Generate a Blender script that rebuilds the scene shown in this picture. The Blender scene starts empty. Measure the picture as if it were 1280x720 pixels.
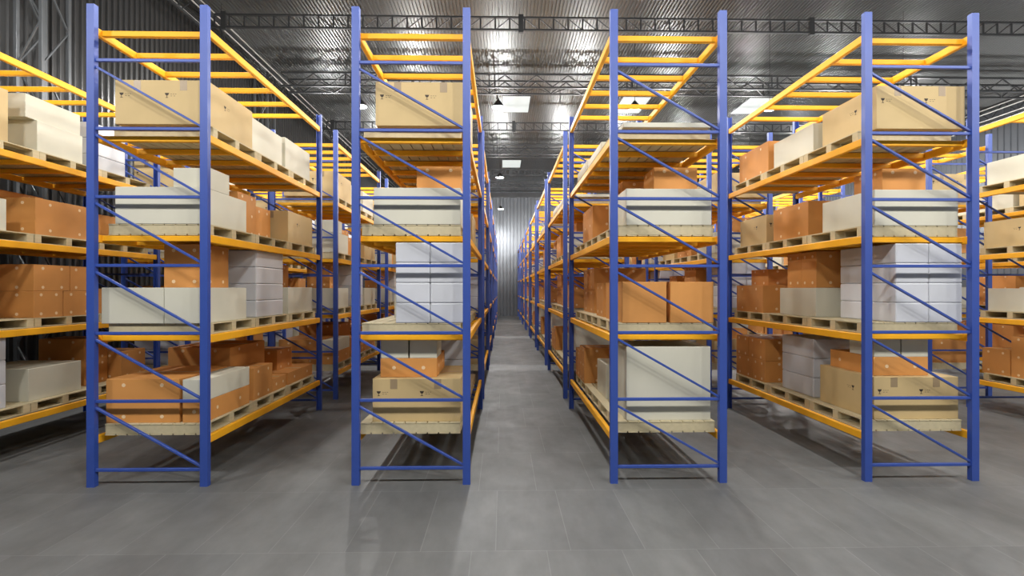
import bpy, bmesh, math, random
from mathutils import Vector, Matrix
random.seed(7)
SC = bpy.context.scene
COL = SC.collection
D = bpy.data

# ------------------------------------------------------------------ materials
def _nt(name):
    m = D.materials.new(name); m.use_nodes = True
    nt = m.node_tree; b = nt.nodes['Principled BSDF']
    return m, nt, b

def mat(name, col, rough=.6, metal=0.0, noise=0.0, nscale=6.0, rand=0.0, bump=0.0, bscale=60.0, spec=None, stretch=(1,1,1)):
    m, nt, b = _nt(name)
    N = nt.nodes; L = nt.links
    b.inputs['Roughness'].default_value = rough
    b.inputs['Metallic'].default_value = metal
    if spec is not None: b.inputs['Specular IOR Level'].default_value = spec
    tc = N.new('ShaderNodeTexCoord'); mp = N.new('ShaderNodeMapping'); L.new(tc.outputs['Object'], mp.inputs[0])
    mp.inputs['Scale'].default_value = stretch
    src = None
    hsv = N.new('ShaderNodeHueSaturation'); hsv.inputs['Color'].default_value = (*col, 1)
    L.new(hsv.outputs[0], b.inputs['Base Color'])
    val = None
    nz = N.new('ShaderNodeTexNoise'); nz.inputs['Scale'].default_value = nscale; nz.inputs['Detail'].default_value = 4
    L.new(mp.outputs[0], nz.inputs['Vector'])
    mr = N.new('ShaderNodeMapRange'); mr.inputs[1].default_value = .3; mr.inputs[2].default_value = .7
    mr.inputs[3].default_value = 1 - noise; mr.inputs[4].default_value = 1 + noise
    L.new(nz.outputs['Fac'], mr.inputs[0])
    oi = N.new('ShaderNodeObjectInfo'); mr2 = N.new('ShaderNodeMapRange')
    mr2.inputs[3].default_value = 1 - rand; mr2.inputs[4].default_value = 1 + rand
    L.new(oi.outputs['Random'], mr2.inputs[0])
    mu = N.new('ShaderNodeMath'); mu.operation = 'MULTIPLY'
    L.new(mr.outputs[0], mu.inputs[0]); L.new(mr2.outputs[0], mu.inputs[1]); L.new(mu.outputs[0], hsv.inputs['Value'])
    if bump:
        n2 = N.new('ShaderNodeTexNoise'); n2.inputs['Scale'].default_value = bscale; L.new(mp.outputs[0], n2.inputs['Vector'])
        bp = N.new('ShaderNodeBump'); bp.inputs['Strength'].default_value = bump; bp.inputs['Distance'].default_value = .01
        L.new(n2.outputs['Fac'], bp.inputs['Height']); L.new(bp.outputs[0], b.inputs['Normal'])
    return m

def emit(name, col, st):
    m, nt, b = _nt(name)
    b.inputs['Base Color'].default_value = tuple(c*.2 for c in col)+(1,)
    b.inputs['Emission Color'].default_value = (*col, 1); b.inputs['Emission Strength'].default_value = st
    return m

M = dict(
    blue=mat('blue_paint', (.026, .070, .345), .48, 0, .05, 5, spec=.75),
    orange=mat('orange_paint', (.95, .45, .018), .5, 0, .04, 5, spec=.3),
    wood=mat('pallet_wood', (.56, .48, .30), .75, 0, .06, 3, .05, .05, 40, stretch=(8, 1, 8)),
    ocard=mat('brown_orange_cardboard', (.62, .275, .070), .7, 0, .07, 3, .06),
    tcard=mat('tan_cardboard', (.60, .44, .21), .7, 0, .05, 3, .05),
    white=mat('off_white_card', (.63, .605, .49), .65, 0, .03, 3, .03),
    wrap=mat('wrapped_white_card', (.62, .63, .66), .42, 0, .04, 4, .03),
    tape=mat('brown_tape', (.46, .27, .10), .3, 0, .03, 8),
    patch=mat('grey_brown_tape', (.34, .245, .14), .35, 0, .04, 9),
    seal=mat('pale_paper_seal', (.82, .60, .36), .6),
    ink=mat('dark_ink', (.045, .03, .02), .7),
    inkl=mat('faint_ink', (.36, .25, .13), .7),
    roof=mat('roof_metal_sheet', (.135, .14, .14), .34, .9, .03, .6),
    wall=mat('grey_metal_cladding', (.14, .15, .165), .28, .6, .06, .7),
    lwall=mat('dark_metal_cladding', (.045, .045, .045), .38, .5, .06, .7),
    steel=mat('dark_steel', (.055, .057, .06), .38, .6, .1, 3),
    csteel=mat('grey_steel', (.085, .09, .095), .4, .5, .1, 3),
    pipe=mat('galvanised_pipe', (.42, .42, .40), .35, .6, .05, 3),
    shade=mat('black_enamel', (.012, .012, .013), .3),
    shin=mat('white_enamel', (.75, .75, .75), .4),
    bulb=emit('lit_bulb', (1, .97, .92), 4),
    sky=emit('skylight_panel_glow', (.80, .86, .84), .8),
)

def floor_material():
    m, nt, b = _nt('grey_stone_tiles'); N = nt.nodes; L = nt.links
    tc = N.new('ShaderNodeTexCoord'); mp = N.new('ShaderNodeMapping'); mp.inputs['Location'].default_value = (.05, .15, 0)
    L.new(tc.outputs['Object'], mp.inputs[0])
    br = N.new('ShaderNodeTexBrick'); br.offset = .32; br.offset_frequency = 2; br.squash = 1
    br.inputs['Scale'].default_value = 1; br.inputs['Brick Width'].default_value = .56; br.inputs['Row Height'].default_value = 1.12
    br.inputs['Mortar Size'].default_value = .0035; br.inputs['Mortar Smooth'].default_value = .2; br.inputs['Bias'].default_value = 0
    br.inputs['Color1'].default_value = (.132, .135, .134, 1); br.inputs['Color2'].default_value = (.152, .155, .152, 1)
    br.inputs['Mortar'].default_value = (.195, .198, .194, 1)
    L.new(mp.outputs[0], br.inputs['Vector'])
    def noise(sc, stretch, lo, hi):
        mm = N.new('ShaderNodeMapping'); mm.inputs['Scale'].default_value = stretch; L.new(tc.outputs['Object'], mm.inputs[0])
        n = N.new('ShaderNodeTexNoise'); n.inputs['Scale'].default_value = sc; n.inputs['Detail'].default_value = 6; n.inputs['Roughness'].default_value = .6
        L.new(mm.outputs[0], n.inputs['Vector'])
        r = N.new('ShaderNodeMapRange'); r.inputs[1].default_value = .3; r.inputs[2].default_value = .7
        r.inputs[3].default_value = lo; r.inputs[4].default_value = hi; L.new(n.outputs['Fac'], r.inputs[0]); return r
    a = noise(1.1, (1, .6, 1), .78, 1.22); c = noise(5, (1.5, .5, 1), .90, 1.10)
    mu = N.new('ShaderNodeMath'); mu.operation = 'MULTIPLY'; L.new(a.outputs[0], mu.inputs[0]); L.new(c.outputs[0], mu.inputs[1])
    h = N.new('ShaderNodeHueSaturation'); L.new(br.outputs['Color'], h.inputs['Color']); L.new(mu.outputs[0], h.inputs['Value'])
    L.new(h.outputs[0], b.inputs['Base Color'])
    r = noise(2.5, (1, 1, 1), .46, .62); L.new(r.outputs[0], b.inputs['Roughness'])
    bp = N.new('ShaderNodeBump'); bp.inputs['Strength'].default_value = .25; bp.inputs['Distance'].default_value = .004
    iv = N.new('ShaderNodeMath'); iv.operation = 'SUBTRACT'; iv.inputs[0].default_value = 1; L.new(br.outputs['Fac'], iv.inputs[1])
    L.new(iv.outputs[0], bp.inputs['Height']); L.new(bp.outputs[0], b.inputs['Normal'])
    return m
M['floor'] = floor_material()

# ------------------------------------------------------------------ mesh helpers
class MB:
    """collects shapes and becomes ONE mesh"""
    def __init__(self): self.v = []; self.f = []; self.m = []
    def box(self, a, b, mi=0):
        x0, y0, z0 = a; x1, y1, z1 = b; n = len(self.v)
        self.v += [(x0,y0,z0),(x1,y0,z0),(x1,y1,z0),(x0,y1,z0),(x0,y0,z1),(x1,y0,z1),(x1,y1,z1),(x0,y1,z1)]
        for q in ((3,2,1,0),(4,5,6,7),(0,1,5,4),(1,2,6,5),(2,3,7,6),(3,0,4,7)):
            self.f.append(tuple(n+i for i in q)); self.m.append(mi)
        return self
    def bar(self, p, q, w, h=None, mi=0, up=(0,0,1)):
        h = h or w; p = Vector(p); q = Vector(q); d = (q-p).normalized(); u = Vector(up)
        s = d.cross(u)
        if s.length < 1e-4: s = d.cross(Vector((0,1,0)))
        s.normalize(); t = s.cross(d).normalized(); n = len(self.v)
        for c in (p, q):
            for a, b in ((-1,-1),(1,-1),(1,1),(-1,1)):
                self.v.append(tuple(c + s*a*w/2 + t*b*h/2))
        for k in ((0,3,2,1),(4,5,6,7),(0,1,5,4),(1,2,6,5),(2,3,7,6),(3,0,4,7)):
            self.f.append(tuple(n+i for i in k)); self.m.append(mi)
        return self
    def tube(self, p, q, r, seg=10, mi=0):
        p = Vector(p); q = Vector(q); d = (q-p).normalized()
        s = d.cross(Vector((0,0,1)));
        if s.length < 1e-4: s = Vector((1,0,0))
        s.normalize(); t = s.cross(d); n = len(self.v)
        for c in (p, q):
            for k in range(seg):
                a = 2*math.pi*k/seg; self.v.append(tuple(c + s*math.cos(a)*r + t*math.sin(a)*r))
        for k in range(seg):
            self.f.append((n+k, n+(k+1)%seg, n+seg+(k+1)%seg, n+seg+k)); self.m.append(mi)
        self.f.append(tuple(n+k for k in range(seg))[::-1]); self.m.append(mi)
        self.f.append(tuple(n+seg+k for k in range(seg))); self.m.append(mi)
        return self
    def lathe(self, prof, seg=28, mi=0, c=(0,0,0)):
        n = len(self.v)
        for r, z in prof:
            for k in range(seg):
                a = 2*math.pi*k/seg; self.v.append((c[0]+r*math.cos(a), c[1]+r*math.sin(a), c[2]+z))
        for i in range(len(prof)-1):
            for k in range(seg):
                self.f.append((n+i*seg+k, n+i*seg+(k+1)%seg, n+(i+1)*seg+(k+1)%seg, n+(i+1)*seg+k)); self.m.append(mi)
        return self
    def disc(self, c, nrm, r, t=.0012, seg=12, mi=0):
        c = Vector(c); nrm = Vector(nrm); return self.tube(c, c+nrm*t, r, seg, mi)
    def mesh(self, name, mats, bevel=0.0, smooth=False, seg=1):
        me = D.meshes.new(name); me.from_pydata(self.v, [], self.f)
        for x in mats: me.materials.append(M[x])
        for p, i in zip(me.polygons, self.m): p.material_index = i
        if bevel:
            bm = bmesh.new(); bm.from_mesh(me)
            bmesh.ops.bevel(bm, geom=list(bm.edges), offset=bevel, segments=seg, profile=.5, affect='EDGES', clamp_overlap=True)
            bm.to_mesh(me); bm.free()
        if smooth:
            for p in me.polygons: p.use_smooth = True
        me.update(); return me

def link(name, me, parent=None, loc=(0,0,0)):
    o = D.objects.new(name, me); COL.objects.link(o); o.location = loc
    if parent is not None: o.parent = parent
    return o
def tag(o, label, cat, group=None, kind=None):
    if label: o['label'] = label
    if cat: o['category'] = cat
    if group: o['group'] = group
    if kind: o['kind'] = kind
    return o
def struct(name, me, loc=(0,0,0)):
    o = link(name, me, None, loc); o['kind'] = 'structure'; return o

# ------------------------------------------------------------------ dimensions
W = 1.10; BL = 3.11; PER = 3.907; PH = 4.748
ROWX = [-6.62, -4.042, -1.457, 1.119, 3.699, 7.70, 10.28]
BAYS = [4, 7, 8, 8, 8, 6, 4]
XL, XR, YF, YB, ZR = -7.9, 19.0, -14.0, 31.0, 8.88
ROWN = ['leftmost rack row', 'second row from left', 'third row from left', 'fourth row from left',
        'fifth row from left', 'sixth row from left', 'rightmost rack row']
BAYN = ['front bay', 'second bay', 'third bay', 'fourth bay', 'fifth bay', 'sixth bay', 'seventh bay', 'eighth bay']
SHN = ['floor shelf', 'second shelf', 'third shelf', 'fourth shelf']
SLN = ['near pallet', 'middle pallet', 'far pallet']

# ------------------------------------------------------------------ shell
def corrugated(n0, n1, pitch, dep, rib):
    """profile points (u, offset) of trapezoid ribs between n0 and n1"""
    pts = []; u = n0
    while u < n1:
        for du, o in ((0, 0), (pitch-rib*2.0, 0), (pitch-rib*1.5, dep), (pitch-rib*.5, dep)):
            if u+du <= n1: pts.append((u+du, o))
        u += pitch
    pts.append((n1, 0)); return pts
def sheet(pts, f0, f1, name, mt):
    v = []; f = []
    for u, o in pts: v += [f0(u, o), f1(u, o)]
    for i in range(len(pts)-1): f.append((2*i, 2*i+1, 2*i+3, 2*i+2))
    me = D.meshes.new(name); me.from_pydata(v, [], f); me.materials.append(M[mt]); me.update(); return me

struct('floor', MB().box((XL-.2, YF-.2, -.15), (XR+.2, YB+.2, 0)).mesh('floor', ['floor']))
pr = corrugated(XL, XR, .088, .032, .016)
struct('ceiling', sheet(pr, lambda u, o: (u, YF, ZR-o), lambda u, o: (u, YB, ZR-o), 'ceiling', 'roof'))
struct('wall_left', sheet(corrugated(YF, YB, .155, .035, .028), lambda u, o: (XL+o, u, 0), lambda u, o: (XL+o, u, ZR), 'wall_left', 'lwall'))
struct('wall_right', sheet(corrugated(YF, YB, .25, .035, .03), lambda u, o: (XR-o, u, 0), lambda u, o: (XR-o, u, ZR), 'wall_right', 'wall'))
struct('wall_back', sheet(corrugated(XL, XR, .25, .04, .035), lambda u, o: (u, YB-o, 0), lambda u, o: (u, YB-o, ZR), 'wall_back', 'wall'))
struct('wall_front', sheet(corrugated(XL, XR, .25, .04, .035), lambda u, o: (u, YF+o, 0), lambda u, o: (u, YF+o, ZR), 'wall_front', 'wall'))
struct('trim_1', MB().box((XL, YB-.16, ZR-.42), (XR, YB-.05, ZR-.1)).mesh('trim_1', ['steel']))
# skylights
k = 0
for sy in (-4.9, 4.05, 13.0, 21.95):
    for sx in (-4.5, 0.0, 4.35, 8.95, 13.5):
        k += 1
        fr = MB()
        x0, x1, y0, y1 = sx, sx+1.0, sy, sy+1.65
        for a, b in (((x0-.03, y0-.03), (x1+.03, y0)), ((x0-.03, y1), (x1+.03, y1+.03)), ((x0-.03, y0), (x0, y1)), ((x1, y0), (x1+.03, y1))):
            fr.box((a[0], a[1], ZR-.045), (b[0], b[1], ZR-.001))
        w = struct('window_%d' % k, fr.mesh('skylight_frame', ['csteel']))
        link('pane', MB().box((x0, y0, ZR-.04), (x1, y1, ZR-.026)).mesh('pane', ['sky']), w)

# ------------------------------------------------------------------ roof structure
def n_truss_parts():
    L0, L1 = XL+.98, XR-.98; zt, zb = ZR-.32, ZR-.62
    top = MB(); bot = MB()
    top.box((L0, -.03, zt-.04), (L1, .03, zt)); bot.box((L0, -.03, zb-.04), (L1, .03, zb))
    web = MB(); x = L0; i = 0
    while x < L1-.05:
        web.box((x-.017, -.015, zb), (x+.017, .015, zt-.04))
        if x+.355 < L1:
            a, b = (zt-.05, zb) if (i % 20) < 10 else (zb, zt-.05)
            web.bar((x+.02, 0, a), (x+.335, 0, b), .018, .018, up=(0,1,0))
        x += .355; i += 1
    plate = MB().box((-.06, -.035, zb-.08), (.06, .035, zt+.05))
    return top.mesh('top_chord', ['steel']), bot.mesh('bottom_chord', ['steel']), web.mesh('web_bars', ['steel']), plate.mesh('hanger_plate', ['steel'])
def box_truss_parts():
    L0, L1 = XL+.98, XR-.98; zt, zb = ZR-.14, ZR-.55
    tops = MB(); bots = MB(); web = MB()
    for y in (-.27, .27):
        tops.box((L0, y-.03, zt-.05), (L1, y+.03, zt)); bots.box((L0, y-.03, zb-.05), (L1, y+.03, zb))
        x = L0; i = 0
        while x+.5 < L1:
            a, b = (zb, zt-.05) if i % 2 else (zt-.05, zb)
            web.bar((x, y, a), (x+.5, y, b), .028, .028, up=(0,1,0))
            if i % 9 == 4: web.box((x-.02, y-.015, zb), (x+.02, y+.015, zt-.05)); web.box((x+.16, y-.015, zb), (x+.2, y+.015, zt-.05))
            x += .5; i += 1
    x = L0; i = 0
    while x+.5 < L1:
        s = -1 if i % 2 else 1
        web.bar((x, -.27*s, zb-.025), (x+.5, .27*s, zb-.025), .02)
        x += .5; i += 1
    return tops.mesh('top_chords', ['steel']), bots.mesh('bottom_chords', ['steel']), web.mesh('lattice_web', ['steel'])
nt_, nb_, nw_, np_ = n_truss_parts(); bt_, bb_, bw_ = box_truss_parts()
ORD = ['first', 'second', 'third', 'fourth', 'fifth', 'sixth', 'seventh', 'eighth']
for i, y in enumerate((7.23, 15.0, 22.9)):
    t = link('roof_truss', None, None, (0, y, 0))
    tag(t, 'dark flat roof girder with upright bars, %s of its kind going back' % ORD[i], 'roof truss', 'dark steel girders across the roof')
    link('top_chord', nt_, t); link('bottom_chord', nb_, t); link('web', nw_, t)
    for px in (-6.7, .45, 7.6, 14.75): link('hanger_plate', np_, t, (px, 0, 0))
for i, y in enumerate((3.3, 11.15, 19.0, 27.0)):
    t = link('lattice_girder', None, None, (0, y, 0))
    tag(t, 'dark double lattice roof girder with zigzag bars, %s of its kind going back' % ORD[i], 'roof truss', 'dark steel girders across the roof')
    link('top_chord', bt_, t); link('bottom_chord', bb_, t); link('web', bw_, t)
# longitudinal girder along the left eave
for side, X0, nm in ((1, XL+.64, 'left'), (-1, XR-.75, 'right')):
    ch = MB(); wb = MB(); zt, zb = ZR-.12, ZR-.62; y = -2.0
    for z in (zt, zb): ch.box((X0-.03, -2, z-.03), (X0+.03, YB-.3, z+.03))
    i = 0
    while y+.5 < YB-.3:
        a, b = (zb, zt) if i % 2 else (zt, zb)
        wb.bar((X0, y, a), (X0, y+.5, b), .025, .025, up=(1,0,0)); y += .5; i += 1
    t = link('eave_girder', None); tag(t, 'dark lattice girder running back along the %s eave' % nm, 'roof truss')
    link('chord', ch.mesh('chord', ['steel']), t); link('web', wb.mesh('web', ['steel']), t)
# pipes along the eaves
for X, h, lab in ((-7.62, 6.68, 'lowest'), (-7.05, 6.55, 'middle'), (-6.98, 6.68, 'highest')):
    o = link('conduit_pipe', MB().tube((X, -2, h+1.95), (X, YB-.4, h+1.95), .017).mesh('pipe', ['pipe']))
    for hy in range(0, 30, 4): link('hanger_rod', MB().tube((X, hy, h+1.95), (X, hy, ZR-.002), .006, 6).mesh('hanger_rod', ['steel']), o)
    tag(o, 'thin pale conduit pipe along the left eave, %s of three' % lab, 'pipe', 'conduit pipes along the left eave')
for X, h, lab in ((17.85, 6.62, 'topmost'), (17.98, 6.50, 'second'), (17.6, 6.12, 'third'), (17.75, 6.02, 'lowest')):
    o = link('conduit_pipe', MB().tube((X, 2, h+1.95), (X, YB-.4, h+1.95), .02).mesh('pipe', ['pipe']))
    for hy in range(4, 30, 5): link('hanger_rod', MB().tube((X, hy, h+1.95), (X, hy, ZR-.002), .006, 6).mesh('hanger_rod', ['steel']), o)
    tag(o, 'thin pale conduit pipe along the right eave, %s of four' % lab, 'pipe', 'conduit pipes along the right eave')
# lattice columns on the left wall
def column_meshes():
    fl = MB().box((-.028, -.028, 0), (.028, .028, ZR-.1)).mesh('flange', ['csteel'], .004)
    lc = MB(); z = .3; i = 0
    while z+.75 < ZR-.3:
        a, b = (0, .5) if i % 2 else (.5, 0)
        lc.bar((.2, a, z), (.2, b, z+.75), .022, .022, up=(1,0,0)); lc.bar((-.2, a, z), (-.2, b, z+.75), .022, .022, up=(1,0,0))
        lc.bar((a*.8-.2, 0, z), (b*.8-.2, 0, z+.75), .022, .022, up=(0,1,0))
        z += .75; i += 1
    rods = MB().tube((.2, .5, .6), (.2, 3.2, 5.2), .008, 6).tube((.2, .5, 5.2), (.2, 3.2, .6), .008, 6)
    return fl, lc.mesh('lacing', ['csteel']), rods.mesh('brace_rod', ['pipe'])
fl_, lc_, rod_ = column_meshes()
for i, y in enumerate((3.22, 11.0, 18.8, 26.8)):
    t = link('lattice_column', None, None, (XL+.30, y, 0))
    tag(t, 'grey lattice steel column against the dark left wall, %s going back' % ORD[i], 'column', 'lattice columns on the left wall')
    for dx, dy in ((-.2, 0), (.2, 0), (-.2, .5), (.2, .5)): link('flange', fl_, t, (dx, dy, 0))
    link('lacing', lc_, t)

# ------------------------------------------------------------------ pendant lamps
LX = [-6.84, -3.47, -.10, 3.27, 6.64, 10.01, 13.38, 16.75]; LYS = [-4.0, 1.7, 7.38, 15.2, 23.1]; LZ = 6.41
RN = {7.38: 'nearest row in view', 15.2: 'second row going back', 23.1: 'row by the back wall', -4.0: 'row in front of the racks', 1.7: 'added fill row over rack fronts'}  # row over the rack fronts is added out of view to brighten box sides
SHP = [(.018, .17), (.045, .165), (.066, .13), (.105, .085), (.136, .04), (.150, 0), (.146, 0), (.132, .036), (.10, .078), (.06, .118), (.02, .14)]
sh_out = MB().lathe(SHP[:6], 32).mesh('shade', ['shade'], smooth=True)
sh_in = MB().lathe(SHP[5:], 32).mesh('shade_lining', ['shin'], smooth=True)
cord = MB().tube((0, 0, .17), (0, 0, ZR-LZ), .006, 8).mesh('cord', ['shade'])
bulb = MB().lathe([(.001, -.045), (.03, -.036), (.048, -.008), (.045, .025), (.02, .07), (.018, .11), (.001, .115)], 20).mesh('bulb', ['bulb'], smooth=True)
cap = MB().tube((0, 0, .10), (0, 0, .19), .022, 14).mesh('lamp_socket', ['shade'])
for y in LYS:
    for i, x in enumerate(LX):
        t = link('pendant_lamp', None, None, (x, y, LZ))
        tag(t, 'black dome pendant lamp with lit bulb, %s from left, %s' % (ORD[i], RN[y]), 'lamp', 'black pendant lamps under the roof')
        link('shade', sh_out, t); link('shade_lining', sh_in, t); link('cord', cord, t); link('bulb', bulb, t); link('lamp_socket', cap, t)
        ld = D.lights.new('lamp_light', 'POINT'); ld.energy = {-4.0: 540, 1.7: 230, 7.38: 380}.get(y, 460); ld.color = (1, .985, .96); ld.shadow_soft_size = .07 if y > 5 else .26
        lo = D.objects.new('lamp_light', ld); COL.objects.link(lo); lo.location = (x, y, LZ-.115)

# ------------------------------------------------------------------ pallet rack
BTOP = [.487, 1.487, 2.49, 3.492, 4.548]; BH = .078; BW = .045
HZ = [.163, .84, 1.51, 2.18, 2.857, 3.53, 4.204]
TIE = [.14, .617, 1.094, 1.571, 2.048, 2.525]
PW, PD = .074, .055; FY = PD/2
def post_mb(mb, x, y):
    # open-backed channel: web facing the aisle end, two flanges, small lips
    s = 1 if y < 1 else -1
    y0 = y-PD/2; y1 = y+PD/2; t = .006
    front = y0 if s > 0 else y1
    mb.box((x-PW/2, min(front, front+s*t), 0), (x+PW/2, max(front, front+s*t), PH))
    for sx in (-1, 1):
        xa = x+sx*PW/2; xb = xa-sx*t
        mb.box((min(xa, xb), y0+.0061 if s > 0 else y0, 0), (max(xa, xb), y1 if s > 0 else y1-.0061, PH))
    return mb
def frame_brace_bars(y):
    hs = [((PW/2, y, z), (W-PW/2, y, z)) for z in HZ]
    ds = [((PW/2, y, HZ[i+1]-.065), (W-PW/2, y, HZ[i]+.03)) for i in range(6)]
    return hs, ds
post_front = post_mb(MB(), 0, 0).mesh('post', ['blue'])
post_rear = post_mb(MB(), 0, 2).mesh('post', ['blue']); post_rear.transform(Matrix.Translation((0, -2, 0)))
hbar = MB().bar((PW/2-.006, 0, 0), (W-PW/2+.006, 0, 0), .028, .030).mesh('horizontal_brace', ['blue'], .003)
p0, p1 = frame_brace_bars(0)[1][0]
dl = Vector(p1)-Vector(p0)
dbar = MB().bar((0, 0, 0), dl, .022, .030, up=(0,1,0)).mesh('diagonal_brace', ['blue'], .003)
YBM0, YBM1 = .0, BL
def beam_shape(mb, x, ztop, y0=.02, y1=BL-.02):
    mb.box((x-BW/2, y0, ztop-BH), (x+BW/2, y1, ztop)); return mb
beam = MB().box((-BW/2, .052, -BH), (BW/2, BL+.003, 0)).mesh('beam', ['orange'], .006)
tie = MB().box((BW/2, -.024, -.055), (W-BW/2, .024, 0)).mesh('cross_tie', ['orange'], .004)
def merged(fn, name, mats, bev=0):
    mb = MB(); fn(mb); return mb.mesh(name, mats, bev)
def frame_fn(mb):
    post_mb(mb, 0, 0); post_mb(mb, W, 0)
    brac(mb)
def brac(mb):
    hs, ds = frame_brace_bars(0)
    for a, b in hs: mb.bar(a, b, .028, .030)
    for a, b in ds: mb.bar(a, b, .022, .030, up=(0,1,0))
frame_all = merged(frame_fn, 'upright_frame', ['blue'])
brace_all = merged(brac, 'bracing', ['blue'])
def level_fn(ties):
    def f(mb):
        for x in (0, W): mb.box((x-BW/2, .052, -BH), (x+BW/2, BL+.003, 0))
        if ties:
            for y in TIE: mb.box((BW/2, y-.024, -.062), (W-BW/2, y+.024, -.006))
    return f
level_t = merged(level_fn(True), 'shelf_beams', ['orange']); level_n = merged(level_fn(False), 'shelf_beams', ['orange'])
ties_all = merged(lambda mb: [mb.box((BW/2, y-.024, -.062), (W-BW/2, y+.024, -.006)) for y in TIE], 'cross_ties', ['orange'])

def build_rack(r, b):
    t = link('pallet_rack', None, None, (ROWX[r], b*PER, 0))
    tag(t, 'blue and orange steel pallet rack, %s, %s' % (BAYN[b], ROWN[r]), 'storage rack', 'pallet racks standing in rows')
    if b <= 1:
        for x in (0, W):
            link('post', post_front, t, (x, FY, 0)); link('post', post_rear, t, (x, BL+FY, 0))
    if b == 0:
        for y in (FY, BL+FY):
            for z in HZ: link('horizontal_brace', hbar, t, (0, y, z))
            for a, _ in frame_brace_bars(y)[1]: link('diagonal_brace', dbar, t, a)
    elif b == 1:
        for y in (FY, BL+FY): link('bracing', brace_all, t, (0, y, 0))
    else:
        for y in (FY, BL+FY): link('upright_frame', frame_all, t, (0, y, 0))
    for i, z in enumerate(BTOP):
        if b <= 1:
            for x in (0, W): link('beam', beam, t, (x, 0, z))
            if i > 0:
                if b == 0:
                    for y in TIE: link('cross_tie', tie, t, (0, y, z-.006))
                else: link('cross_ties', ties_all, t, (0, 0, z))
        else: link('shelf_beams', level_t if i > 0 else level_n, t, (0, 0, z))
    return t

# ------------------------------------------------------------------ pallets
PX0, PXW, PY, PZ = .05, 1.0, .95, .113
SLOT = [[.085, 1.045, 2.005], [.13, 1.095, 2.06], [.13, 1.095, 2.06], [.2, 1.155, 2.11]]
def deck(mb, z0, z1, gap):
    n = 9; w = (PXW-gap*(n-1))/n
    for i in range(n):
        x = i*(w+gap); mb.box((x, -.004, z0), (x+w, PY+.004, z1))
def base(mb): deck(mb, 0, .012, .014)
def top(mb): deck(mb, .101, .113, .010)
def stri(mb): mb.box((0, 0, .0125), (PXW, .085, .1005))
deck_m = merged(top, 'deck', ['wood']); base_m = merged(base, 'base_boards', ['wood']); str_m = merged(stri, 'stringer', ['wood'], .002)
def pal_all(mb):
    base(mb); top(mb)
    for y in (0, PY/2-.0425, PY-.085): mb.box((0, y, .0125), (PXW, y+.085, .1005))
pal_m = merged(pal_all, 'pallet', ['wood'])

# ------------------------------------------------------------------ boxes
CACHE = {}
def box_mesh(kind, dx, dy, dz, far):
    key = (kind, round(dx, 3), round(dy, 3), round(dz, 3), far)
    if key in CACHE: return CACHE[key]
    mats = {'O': ['ocard', 'seal', 'tape'], 'T': ['tcard', 'patch', 'tape', 'ink'], 'W': ['white'], 'G': ['wrap']}[kind]
    body = MB().box((0, 0, 0), (dx, dy, dz)); bev = {'O': .004, 'T': .004, 'W': .005, 'G': .012}[kind]
    me = body.mesh('carton', mats, bev, seg=2)
    if far and kind in 'OT':
        extra = MB(); kids(kind, dx, dy, dz, extra)
        bm = bmesh.new(); bm.from_mesh(me)
        tmp = extra.mesh('x', mats); bm.from_mesh(tmp); bm.to_mesh(me); bm.free(); D.meshes.remove(tmp)
    CACHE[key] = me; return me
def seal_spots(dx, dy, dz):
    out = []
    for L, face in ((dx, 'f'), (dy, 'l'), (dy, 'r')):
        us = [L*.5] if L < .3 else [L*.24, L*.76]
        zs = [dz*.5] if dz < .22 else [dz*.14, dz*.86] if dz < .5 else [.04, dz*.5, dz-.04]
        for u in us:
            for z in zs:
                if face == 'f': out.append(((u, -.0002, z), (0, -1, 0)))
                elif face == 'l': out.append(((-.0002, u, z), (-1, 0, 0)))
                else: out.append(((dx+.0002, u, z), (1, 0, 0)))
    return out
def mark(mb, u, z, face, dx, mi):
    """wine-glass symbol with two arrow strokes and dashes, on a face"""
    def P(a, b):
        return (u+a, -.0008, z+b) if face == 'f' else ((-.0008 if face == 'l' else dx+.0008), u+a, z+b)
    def q(pts):
        n = len(mb.v); mb.v += [P(a, b) for a, b in pts]
        mb.f.append(tuple(range(n, n+len(pts)))); mb.m.append(mi)
    q([(-.022, .022), (.022, .022), (.014, .002), (0, -.006), (-.014, .002)]); q([(-.003, -.006), (.003, -.006), (.003, -.022), (-.003, -.022)])
    q([(-.013, -.022), (.013, -.022), (.013, -.027), (-.013, -.027)])
    for k in range(3): q([(.036+k*.022, .013), (.050+k*.022, .013), (.050+k*.022, .009), (.036+k*.022, .009)])
    for k in range(2): q([(.036+k*.030, -.006), (.052+k*.030, -.006), (.052+k*.030, -.010), (.036+k*.030, -.010)])
def kids(kind, dx, dy, dz, mb):
    if kind == 'O':
        for c, n in seal_spots(dx, dy, dz): mb.disc(c, n, .019, .0012, 10, 1)
    else:
        for u in (dx*.24, dx*.74): mb.box((u-.035, -.001, dz-.10), (u+.035, .0005, dz-.002), 1)
        for u in (dx*.07, dx*.56): mark(mb, u, dz*.66, 'f', dx, 3)
        for fc in 'lr': mark(mb, dy*.35, dz*.62, fc, dx, 3)
seal_f = MB().disc((0,0,0), (0,-1,0), .019, .0014, 14).mesh('round_seal', ['seal'])
seal_l = MB().disc((0,0,0), (-1,0,0), .019, .0014, 14).mesh('round_seal', ['seal'])
seal_r = MB().disc((0,0,0), (1,0,0), .019, .0014, 14).mesh('round_seal', ['seal'])
patch_m = MB().box((-.036, -.0012, -.10), (.036, -.0002, 0)).mesh('tape_patch', ['patch'])
def mark_mesh(face):
    mb = MB(); mark(mb, 0, 0, face, 0, 0); return mb.mesh('printed_mark', ['ink'])
mk = {f: mark_mesh(f) for f in 'flr'}
NOUN = {'O': 'brown cardboard box', 'T': 'tan printed cardboard box', 'W': 'off-white plain carton', 'G': 'glossy white carton'}
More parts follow.
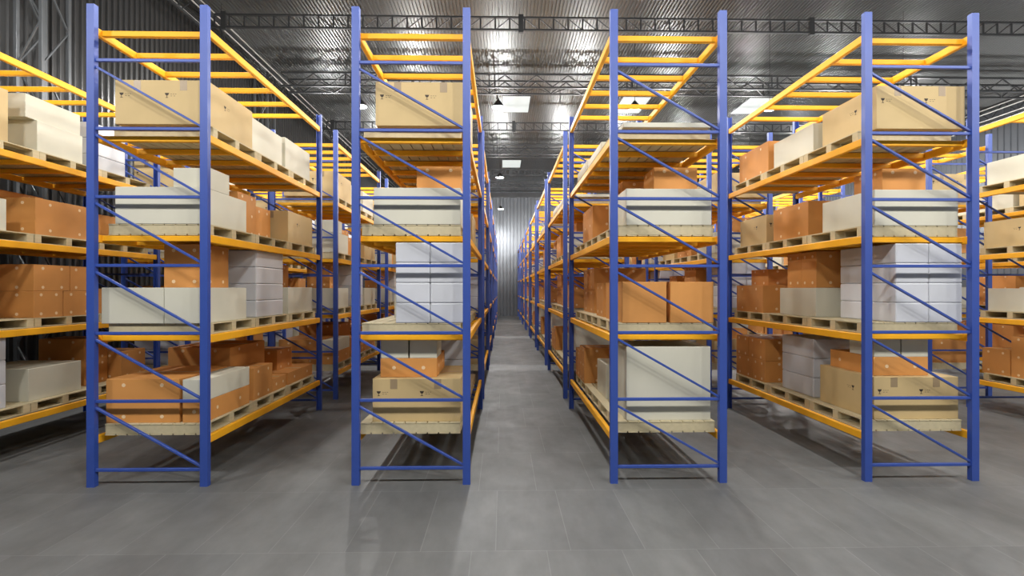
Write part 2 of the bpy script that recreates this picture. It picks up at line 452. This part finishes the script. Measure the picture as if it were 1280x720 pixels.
NAME = {'O': 'cardboard_box', 'T': 'printed_cardboard_box', 'W': 'white_carton', 'G': 'wrapped_carton'}
CATG = {'O': 'cardboard box', 'T': 'cardboard box', 'W': 'carton', 'G': 'carton'}
GRP = {'O': 'brown cardboard boxes on the rack pallets', 'T': 'tan printed boxes on the rack pallets',
       'W': 'off-white cartons on the rack pallets', 'G': 'stacked glossy white cartons on the rack pallets'}
KEYS = {}
def build_box(r, b, lv, slot, kind, adj, x0, x1, y0, y1, z0, h):
    dx, dy = x1-x0, y1-y0
    key = (r, b, lv, slot, kind, adj)
    o = link(NAME[kind], box_mesh(kind, dx, dy, h, b > 0), None, (ROWX[r]+x0, b*PER+y0, BTOP[lv]+.1146+z0))
    tag(o, '%s%s, %s, %s, %s, %s' % (adj+' ' if adj else '', NOUN[kind], SLN[slot], SHN[lv], BAYN[b], ROWN[r]), CATG[kind], GRP[kind])
    if b == 0:
        if kind == 'O' and not (r == 3 and lv == 1 and slot == 0):
            for c, n in seal_spots(dx, dy, h):
                link('round_seal', seal_f if n[1] else (seal_l if n[0] < 0 else seal_r), o, c)
        if kind == 'T':
            for u in (dx*.24, dx*.74): link('tape_patch', patch_m, o, (u, 0, h-.004))
            for u in (dx*.07, dx*.56): link('printed_mark', mk['f'], o, (u, 0, h*.66))
            link('printed_mark', mk['l'], o, (0, dy*.35, h*.62)); link('printed_mark', mk['r'], o, (dx, dy*.35, h*.62))
        if kind in 'OT':
            w = .03
            link('tape', MB().box((.006, dy/2-w, h+.0003), (dx-.006, dy/2+w, h+.0012)).mesh('tape', ['tape']), o)
    return o
def G(slot, x0, x1, y0, y1, z, hs, nx=2):
    out = []; zz = z
    names = ['lowest', 'middle', 'topmost'] if len(hs) == 3 else ['lowest', 'second', 'third', 'topmost']
    for i, h in enumerate(hs):
        for j in range(nx):
            w = (x1-x0)/nx
            out.append((slot, 'G', names[i]+' '+(('left', 'right')[j] if nx == 2 else 'wide'), x0+j*w+.002, x0+(j+1)*w-.002, y0, y1, zz, h))
        zz += h+.0014
    return out
def WP(): return [(0, 'W', 'wide', .15, 1.03, .12, .97, 0, .3724)]
LOAD = {}
LOAD['A'] = {
 0: [(0,'O','wide',.06,.79,.12,1.0,0,.44), (0,'O','narrow',.82,1.05,.12,1.0,0,.215), (0,'W','narrow',.82,1.05,.12,1.0,.2164,.215),
     (1,'O','tall wide',.02,.76,1.12,2.0,0,.64), (1,'O','taller narrow',.79,1.04,1.12,1.62,0,.385), (1,'O','low narrow',.79,1.04,1.64,2.03,0,.17),
     (2,'O','left low',.06,.53,2.1,3.0,0,.17), (2,'O','right low',.56,1.04,2.1,3.0,0,.17), (2,'O','topmost',.3,.8,2.3,2.8,.1714,.29)],
 1: [(0,'W','wide',.03,.645,.1,.95,0,.36), (0,'W','narrow',.65,1.04,.1,.95,0,.36), (0,'O','topmost',.45,.87,.4,.88,.3614,.46)]
    + G(1,.32,1.06,1.15,1.9,0,[.204]*4) +
    [(2,'W','wide',.1,1.04,2.1,3.0,0,.37), (2,'O','topmost',.2,.75,2.2,2.8,.3714,.34)],
 2: WP() + [(0,'W','small topmost',.65,1.03,.24,.6,.3728,.22),
     (1,'O','taller',.1,.86,1.1,1.55,0,.52), (1,'O','lower',.1,.84,1.57,2.0,0,.42), (2,'T','big',.12,1.04,2.1,3.0,0,.445)],
 3: [(0,'T','big',.15,1.07,.12,1.03,0,.445), (1,'W','big',.12,1.0,1.1,2.0,0,.43), (2,'W','big',.12,1.0,2.1,3.0,0,.47)],
}
LOAD['B'] = {
 0: [(0,'T','big',.14,1.03,.12,1.0,0,.435), (0,'O','flat',.2,.78,.2,.9,.4364,.195), (0,'W','left small',.205,.485,.2,.575,.6328,.19), (0,'W','right small',.5,.78,.2,.575,.6328,.19)]
    + G(1,.15,1.0,1.15,1.85,0,[.24,.24,.24],1) +
    [(2,'O','lower front',.07,.95,2.15,2.5,0,.305), (2,'O','lower rear',.07,.95,2.51,3.03,0,.305), (2,'O','upper front',.07,.95,2.15,2.62,.3064,.31), (2,'O','upper rear',.07,.95,2.63,3.03,.3064,.31)],
 1: G(0,.37,1.075,.12,.98,0,[.204]*4) +
    [(1,'W','wide',.15,.98,1.1,1.9,0,.36), (1,'O','front upper',.2,.95,1.17,1.48,.3614,.455), (1,'O','rear upper',.2,.95,1.485,1.8,.3614,.455),
     (2,'O','wide',.07,.9,2.2,3.02,0,.4), (2,'O','topmost',.25,.85,2.4,2.9,.4014,.24)],
 2: WP() + [(0,'O','topmost',.52,1.01,.5,.95,.3728,.31), (1,'O','big',.13,1.0,1.22,2.03,0,.45), (2,'T','big',.12,1.03,2.2,3.0,0,.42)],
 3: [(0,'T','big',.17,1.10,.12,1.0,0,.445), (1,'W','big',.12,1.0,1.1,2.0,0,.38), (2,'O','big',.12,1.0,2.15,3.03,0,.47)],
}
LOAD['C'] = {
 0: [(0,'W','huge',.15,1.02,.12,.75,0,.755), (1,'W','squat',.15,.9,1.12,1.7,0,.42), (2,'O','tall front',.05,.8,2.15,2.58,0,.5), (2,'O','rear',.05,.8,2.6,3.0,0,.42)],
 1: [(0,'O','left',.11,.565,.12,.95,0,.42), (0,'O','right',.605,1.05,.12,.95,0,.42), (1,'O','squat',.12,.62,1.15,1.6,0,.42),
     (2,'O','lower',.18,.92,2.1,3.0,0,.33), (2,'O','upper',.18,.92,2.1,3.0,.3314,.31)],
 2: WP() + [(0,'O','topmost',.55,1.03,.5,.9,.3728,.31), (1,'O','tall',.38,1.0,1.25,1.9,0,.69), (2,'O','big',.16,1.0,2.1,2.95,0,.53)],
 3: [(0,'W','thin flat',.12,1.02,.12,1.02,0,.05), (1,'W','flat',.08,.98,1.08,2.02,0,.13), (2,'W','flat',.08,.98,2.08,3.0,0,.17)],
}
LOAD['E'] = {
 0: G(0,.1,1.0,.12,.8,0,[.27,.27,.26],1) + [(1,'W','long',.15,.97,1.1,1.85,0,.39), (2,'O','lower tall',.2,.82,2.08,2.5,0,.33), (2,'O','upper tall',.2,.82,2.08,2.5,.3314,.32), (2,'O','rear',.3,1.0,2.52,3.02,0,.42)],
 1: [(0,'O','big',.1,.97,.12,.72,0,.4), (1,'O','lower front',.2,1.03,1.1,1.5,0,.32), (1,'O','lower rear',.2,1.03,1.51,1.97,0,.32),
     (1,'O','upper front',.2,1.03,1.1,1.6,.3214,.32), (1,'O','upper rear',.2,1.03,1.61,1.97,.3214,.32), (2,'O','big',.1,.9,2.15,2.95,0,.35)],
 2: [(0,'W','big',.1,1.0,.12,.8,0,.36), (1,'O','front',.4,1.03,1.12,1.95,0,.44), (1,'O','tall rear',.02,.38,1.12,1.95,0,.58), (2,'O','big',.1,.8,2.15,2.9,0,.42)],
 3: [(0,'T','big',.1,1.0,.12,.82,0,.6), (1,'W','lower wide',.1,.98,1.2,1.86,0,.39), (1,'W','upper wide',.1,.95,1.08,1.86,.3914,.28)]
    + G(2,.1,.93,2.08,2.7,0,[.22,.22,.22],1),
}
LOAD['F'] = {
 0: [(0,'O','big',.1,1.0,.12,1.0,0,.42), (1,'O','big',.1,1.0,1.12,2.0,0,.6), (2,'O','tall front',.1,1.0,2.1,2.56,0,.62), (2,'O','rear',.1,1.0,2.58,3.03,0,.4)],
 1: [(0,'W','big',.1,1.0,.12,1.0,0,.38), (1,'O','lower',.15,1.0,1.12,2.0,0,.32), (1,'O','upper',.15,1.0,1.12,2.0,.3214,.32), (2,'W','long',.12,1.0,2.1,2.95,0,.355)],
 2: [(0,'O','big',.1,1.0,.12,1.0,0,.45), (1,'W','big',.1,1.0,1.12,2.0,0,.4), (2,'T','big',.12,1.0,2.15,3.02,0,.42)],
 3: [(0,'T','big',.1,1.0,.12,1.0,0,.44), (1,'W','big',.1,1.0,1.12,2.0,0,.4), (2,'W','big',.12,1.0,2.1,2.97,0,.37)],
}
ROWL = ['E', 'A', 'B', 'C', 'B', 'F', 'F']
#GONEHERE
GONE = {(r, b, l, k) for (r, b, l), ks in {(0, 1, 0): [-2, -3, 5], (0, 1, 1): [-1, -2, -3, 1, 2, 4, 5], (0, 1, 2): [-2, -3, 1, 2, 3], (0, 1, 3): [-2, -3], (0, 2, 0): [2, 4], (0, 2, 1): [-1, -2, -3, 1, 2, 4], (0, 2, 2): [0, 1, 2, 3], (0, 2, 3): [-2, -3, 5], (0, 3, 0): [-1, -2, -3, 2, 5], (0, 3, 1): [-1, -2, -3, 1, 2, 4, 5], (0, 3, 2): [-1, -2, -3, 0, 1, 2, 3], (0, 3, 3): [-1, -2, -3, 0, 1, 3, 5], (1, 0, 0): [6], (1, 0, 1): [3], (1, 1, 0): [6], (1, 1, 1): [3, 5, 7, 9, 12], (1, 2, 0): [-3, 5, 6, 7], (1, 2, 1): [-3, 0, 3, 5, 7, 9, 11, 12], (1, 2, 2): [-3, 2], (1, 2, 3): [-3, 2], (1, 3, 0): [-1, -2, -3, 1, 2, 5, 6, 8], (1, 3, 1): [0, 1, 2, 3, 5, 7, 9, 12], (1, 3, 2): [-1, -2, -3, 0, 1, 2, 3], (1, 3, 3): [-2, -3, 0, 1, 2], (1, 4, 0): [-1, -2, -3, 5, 6], (1, 4, 1): [-2, 0, 3, 5, 7, 9, 12], (1, 4, 2): [-1, -2, 2, 3], (1, 4, 3): [-1, -2, -3, 0, 1, 2], (1, 5, 0): [-1, -2, -3, 4, 5, 6, 7, 8], (1, 5, 1): [-1, -2, -3, 0, 1, 3, 4, 5, 6, 7, 8, 9, 10, 11, 12], (1, 5, 2): [-1, -2, -3, 0, 1, 2, 3, 4], (1, 5, 3): [-2, -3, 0, 1, 2], (1, 6, 0): [-1, -2, -3, 0, 1, 2, 4, 5, 6, 7, 8], (1, 6, 1): [-1, -2, -3, 0, 1, 2, 3, 4, 5, 6, 7, 8, 9, 10, 11, 12], (1, 6, 2): [-1, -2, -3, 0, 1, 2, 3, 4], (1, 6, 3): [-1, -2, -3, 0, 1, 2], (2, 0, 1): [10], (2, 1, 0): [2, 3, 7, 10], (2, 1, 1): [0, 2, 8, 9, 10, 11, 12], (2, 1, 3): [-2, -3, 1], (2, 2, 0): [2, 3, 4, 7, 9], (2, 2, 1): [0, 2, 4, 6, 8, 9, 10, 11, 12], (2, 2, 2): [2], (2, 2, 3): [-2, -3, 1], (2, 3, 0): [1, 2, 3, 4, 5, 7, 8, 9, 10], (2, 3, 1): [-1, -3, 0, 2, 4, 6, 8, 9, 10, 11, 12], (2, 3, 2): [-1, -2, -3, 0, 2], (2, 3, 3): [-2, -3, 1], (2, 4, 0): [-1, -2, -3, 1, 2, 3, 4, 7, 8, 9, 10], (2, 4, 1): [-1, -2, -3, 0, 1, 2, 3, 4, 5, 6, 7, 8, 9, 10, 11, 12], (2, 4, 2): [-1, -2, -3, 0, 2, 3], (2, 4, 3): [-2, -3, 0, 1, 2], (2, 5, 0): [-1, -2, -3, 0, 1, 2, 3, 4, 5, 6, 7, 8, 9, 10], (2, 5, 1): [-1, -2, -3, 0, 1, 2, 3, 4, 5, 6, 7, 8, 9, 10, 11, 12], (2, 5, 2): [-1, -2, -3, 0, 1, 2, 3], (2, 5, 3): [-2, -3, 0, 1, 2], (2, 6, 0): [-1, -2, -3, 0, 1, 2, 3, 4, 5, 6, 7, 8, 9, 10], (2, 6, 1): [-1, -2, -3, 0, 1, 2, 3, 4, 5, 6, 7, 8, 9, 10, 11, 12], (2, 6, 2): [-1, -2, -3, 0, 1, 2, 3], (2, 6, 3): [-1, -2, -3, 0, 1, 2], (2, 7, -1): [0], (2, 7, 0): [-1, -2, -3, 0, 1, 2, 3, 4, 5, 6, 7, 8, 9, 10], (2, 7, 1): [-1, -2, -3, 0, 1, 2, 3, 4, 5, 6, 7, 8, 9, 10, 11, 12], (2, 7, 2): [-1, -2, -3, 0, 1, 2, 3], (2, 7, 3): [-1, -2, -3, 0, 1, 2], (3, 1, 1): [1], (3, 2, 0): [3], (3, 2, 1): [1], (3, 2, 2): [1], (3, 2, 3): [-3], (3, 3, 0): [1], (3, 3, 1): [1, 2, 3], (3, 3, 2): [1], (3, 3, 3): [-3, 0, 1], (3, 4, 0): [3], (3, 4, 1): [1, 2, 3], (3, 4, 2): [-2, 1, 2], (3, 4, 3): [-2, 0], (3, 5, 0): [-2, 1, 3], (3, 5, 1): [-2, 1, 2, 3], (3, 5, 2): [-2], (3, 5, 3): [-2, -3, 0, 2], (3, 6, 0): [-1, -2, -3, 0, 1, 3], (3, 6, 1): [-2, -3, 1, 2, 3], (3, 6, 2): [-1, -2, -3, 1, 2], (3, 6, 3): [-1, -2, -3, 0, 1, 2], (3, 7, 0): [-1, -2, -3, 1, 2, 3], (3, 7, 1): [-1, -2, -3, 0, 1, 2, 3, 4], (3, 7, 2): [-1, -2, -3, 0, 1, 2, 3], (3, 7, 3): [-1, -2, -3, 0, 1, 2], (4, 1, 0): [10], (4, 1, 1): [-3, 1, 3], (4, 1, 3): [-3], (4, 2, 0): [-1, -2, -3, 0, 1, 2, 3, 4, 5, 6, 7, 8, 9, 10], (4, 2, 1): [-1, -2, -3, 0, 1, 2, 3, 5, 8, 11], (4, 2, 2): [1], (4, 2, 3): [-1, -2, -3, 0, 1, 2], (4, 3, 0): [-1, -2, -3, 0, 1, 2, 3, 4, 5, 6, 7, 8, 9, 10], (4, 3, 1): [-1, -2, -3, 0, 1, 2, 3, 5, 7, 8, 9, 10, 11, 12], (4, 3, 3): [-1, -2, -3, 0, 1, 2], (4, 4, 0): [-1, -2, -3, 0, 1, 2, 3, 4, 5, 6, 7, 8, 9, 10], (4, 4, 1): [-1, -2, -3, 0, 1, 2, 3, 4, 5, 6, 7, 8, 9, 10, 11, 12], (4, 4, 2): [-1, 1, 2], (4, 4, 3): [-1, -2, -3, 0, 1, 2], (4, 5, 0): [-1, -2, -3, 0, 1, 2, 3, 4, 5, 6, 7, 8, 9, 10], (4, 5, 1): [-1, -2, -3, 0, 1, 2, 3, 4, 5, 6, 7, 8, 9, 10, 11, 12], (4, 5, 2): [-1, -3, 1, 2, 3], (4, 5, 3): [-1, -2, -3, 0, 1, 2], (4, 6, 0): [-1, -2, -3, 0, 1, 2, 3, 4, 5, 6, 7, 8, 9, 10], (4, 6, 1): [-1, -2, -3, 0, 1, 2, 3, 4, 5, 6, 7, 8, 9, 10, 11, 12], (4, 6, 2): [-1, -2, -3, 0, 1, 2, 3], (4, 6, 3): [-1, -2, -3, 0, 1, 2], (4, 7, 0): [-1, -2, -3, 0, 1, 2, 3, 4, 5, 6, 7, 8, 9, 10], (4, 7, 1): [-1, -2, -3, 0, 1, 2, 3, 4, 5, 6, 7, 8, 9, 10, 11, 12], (4, 7, 2): [-1, -2, 0, 1, 2, 3], (4, 7, 3): [-1, -2, -3, 0, 1, 2], (5, 0, 0): [-1, 0], (5, 0, 1): [-1, 0], (5, 0, 2): [-1, 0], (5, 0, 3): [-1, 0], (5, 1, 0): [-2, -3, 2, 3], (5, 1, 1): [-2, -3, 1, 2, 3], (5, 1, 2): [-2, -3, 1, 2], (5, 1, 3): [-2, -3], (5, 2, 0): [-1], (5, 2, 1): [-1, -2, -3, 0, 1, 2, 3], (5, 2, 3): [-1, -2, -3, 2], (5, 3, 0): [-2, -3, 0, 1, 2, 3], (5, 3, 1): [-1, -2, -3, 0, 1, 2, 3], (5, 3, 2): [-1, -2, -3, 0, 1, 2], (5, 3, 3): [-1, -2, -3, 0, 1, 2], (5, 4, 0): [-1, -2, -3, 0, 1, 2, 3], (5, 4, 1): [-1, -2, -3, 0, 1, 2, 3], (5, 4, 2): [-1, -2, -3, 0, 1, 2], (5, 4, 3): [-1, -2, -3, 0, 1, 2], (5, 5, 0): [-1, -2, -3, 0, 1, 2, 3], (5, 5, 1): [-1, -2, -3, 0, 1, 2, 3], (5, 5, 2): [-1, -2, -3, 0, 1, 2], (5, 5, 3): [-1, -2, -3, 0, 1, 2], (6, 0, -1): [0], (6, 0, 0): [-1, -2, -3, 0, 1, 2, 3], (6, 0, 1): [-1, -2, -3, 0, 1, 2, 3], (6, 0, 2): [-1, -2, -3, 0, 1, 2], (6, 0, 3): [-1, -2, -3, 0, 1, 2], (6, 1, 0): [-1, -3], (6, 1, 1): [-1, -3], (6, 1, 2): [-3, 0, 2], (6, 2, 0): [-1, -2, -3, 0, 1, 2, 3], (6, 2, 1): [-1, -2, -3, 0, 1, 2, 3], (6, 2, 2): [-1, -2, -3, 0, 1, 2], (6, 2, 3): [-1, -2, -3, 0, 1, 2], (6, 3, -1): [0], (6, 3, 0): [-1, -2, -3, 0, 1, 2, 3], (6, 3, 1): [-1, -2, -3, 0, 1, 2, 3], (6, 3, 2): [-1, -2, -3, 0, 1, 2], (6, 3, 3): [-1, -2, -3, 0, 1, 2]}.items() for k in ks}
CULL = []
for r in range(7):
    for b in range(BAYS[r]):
        if (r, b, -1, 0) not in GONE: CULL.append((build_rack(r, b), (r, b, -1, 0)))
        for lv in range(4):
            for s in range(3):
                if (r, b, lv, -1-s) in GONE: continue
                loc = (ROWX[r]+[.05, .08, .03, .05, .03, .05, .05][r], b*PER+SLOT[lv][s], BTOP[lv]+.001)
                if b == 0:
                    t = link('wooden_pallet', None, None, loc)
                    link('deck', deck_m, t); link('base_boards', base_m, t)
                    for y in (0, PY/2-.0425, PY-.085): link('stringer', str_m, t, (0, y, 0))
                else: t = link('wooden_pallet', pal_m, None, loc)
                tag(t, 'pale wooden %s, %s, %s, %s' % (SLN[s].replace('near', 'front').replace(' pallet', ' pallet'), SHN[lv], BAYN[b], ROWN[r]), 'pallet', 'wooden pallets on the racks')
                CULL.append((t, (r, b, lv, -1-s)))
            for k, e in enumerate(LOAD[ROWL[r]][lv]):
                if (r, b, lv, k) not in GONE: CULL.append((build_box(r, b, lv, *e), (r, b, lv, k)))

# ------------------------------------------------------------------ camera
psi = math.atan(12/630)
cd = D.cameras.new('camera'); cam = D.objects.new('camera', cd); COL.objects.link(cam)
cam.location = (0, -5.02, 1.95); cam.rotation_euler = (math.pi/2, 0, -psi)
cd.sensor_width = 36; cd.lens = 36*630/1280; cd.shift_y = 1/1280; cd.clip_start = .05; cd.clip_end = 200
SC.camera = cam

# ------------------------------------------------------------------ world and view
w = D.worlds.new('world'); SC.world = w; w.use_nodes = True
w.node_tree.nodes['Background'].inputs[0].default_value = (.5, .55, .6, 1); w.node_tree.nodes['Background'].inputs[1].default_value = .1
SC.view_settings.view_transform = 'Standard'; SC.view_settings.look = 'None'; SC.view_settings.gamma = 1
SC.view_settings.use_curve_mapping = False; SC.view_settings.exposure = -0.04
labs = {}
for o in SC.objects:
    if 'label' in o: labs.setdefault(o['label'], []).append(o.name)
print('DUPL', [(k, len(v)) for k, v in labs.items() if len(v) > 1][:10], 'LONG', [k for k in labs if len(k.split()) > 16][:5])
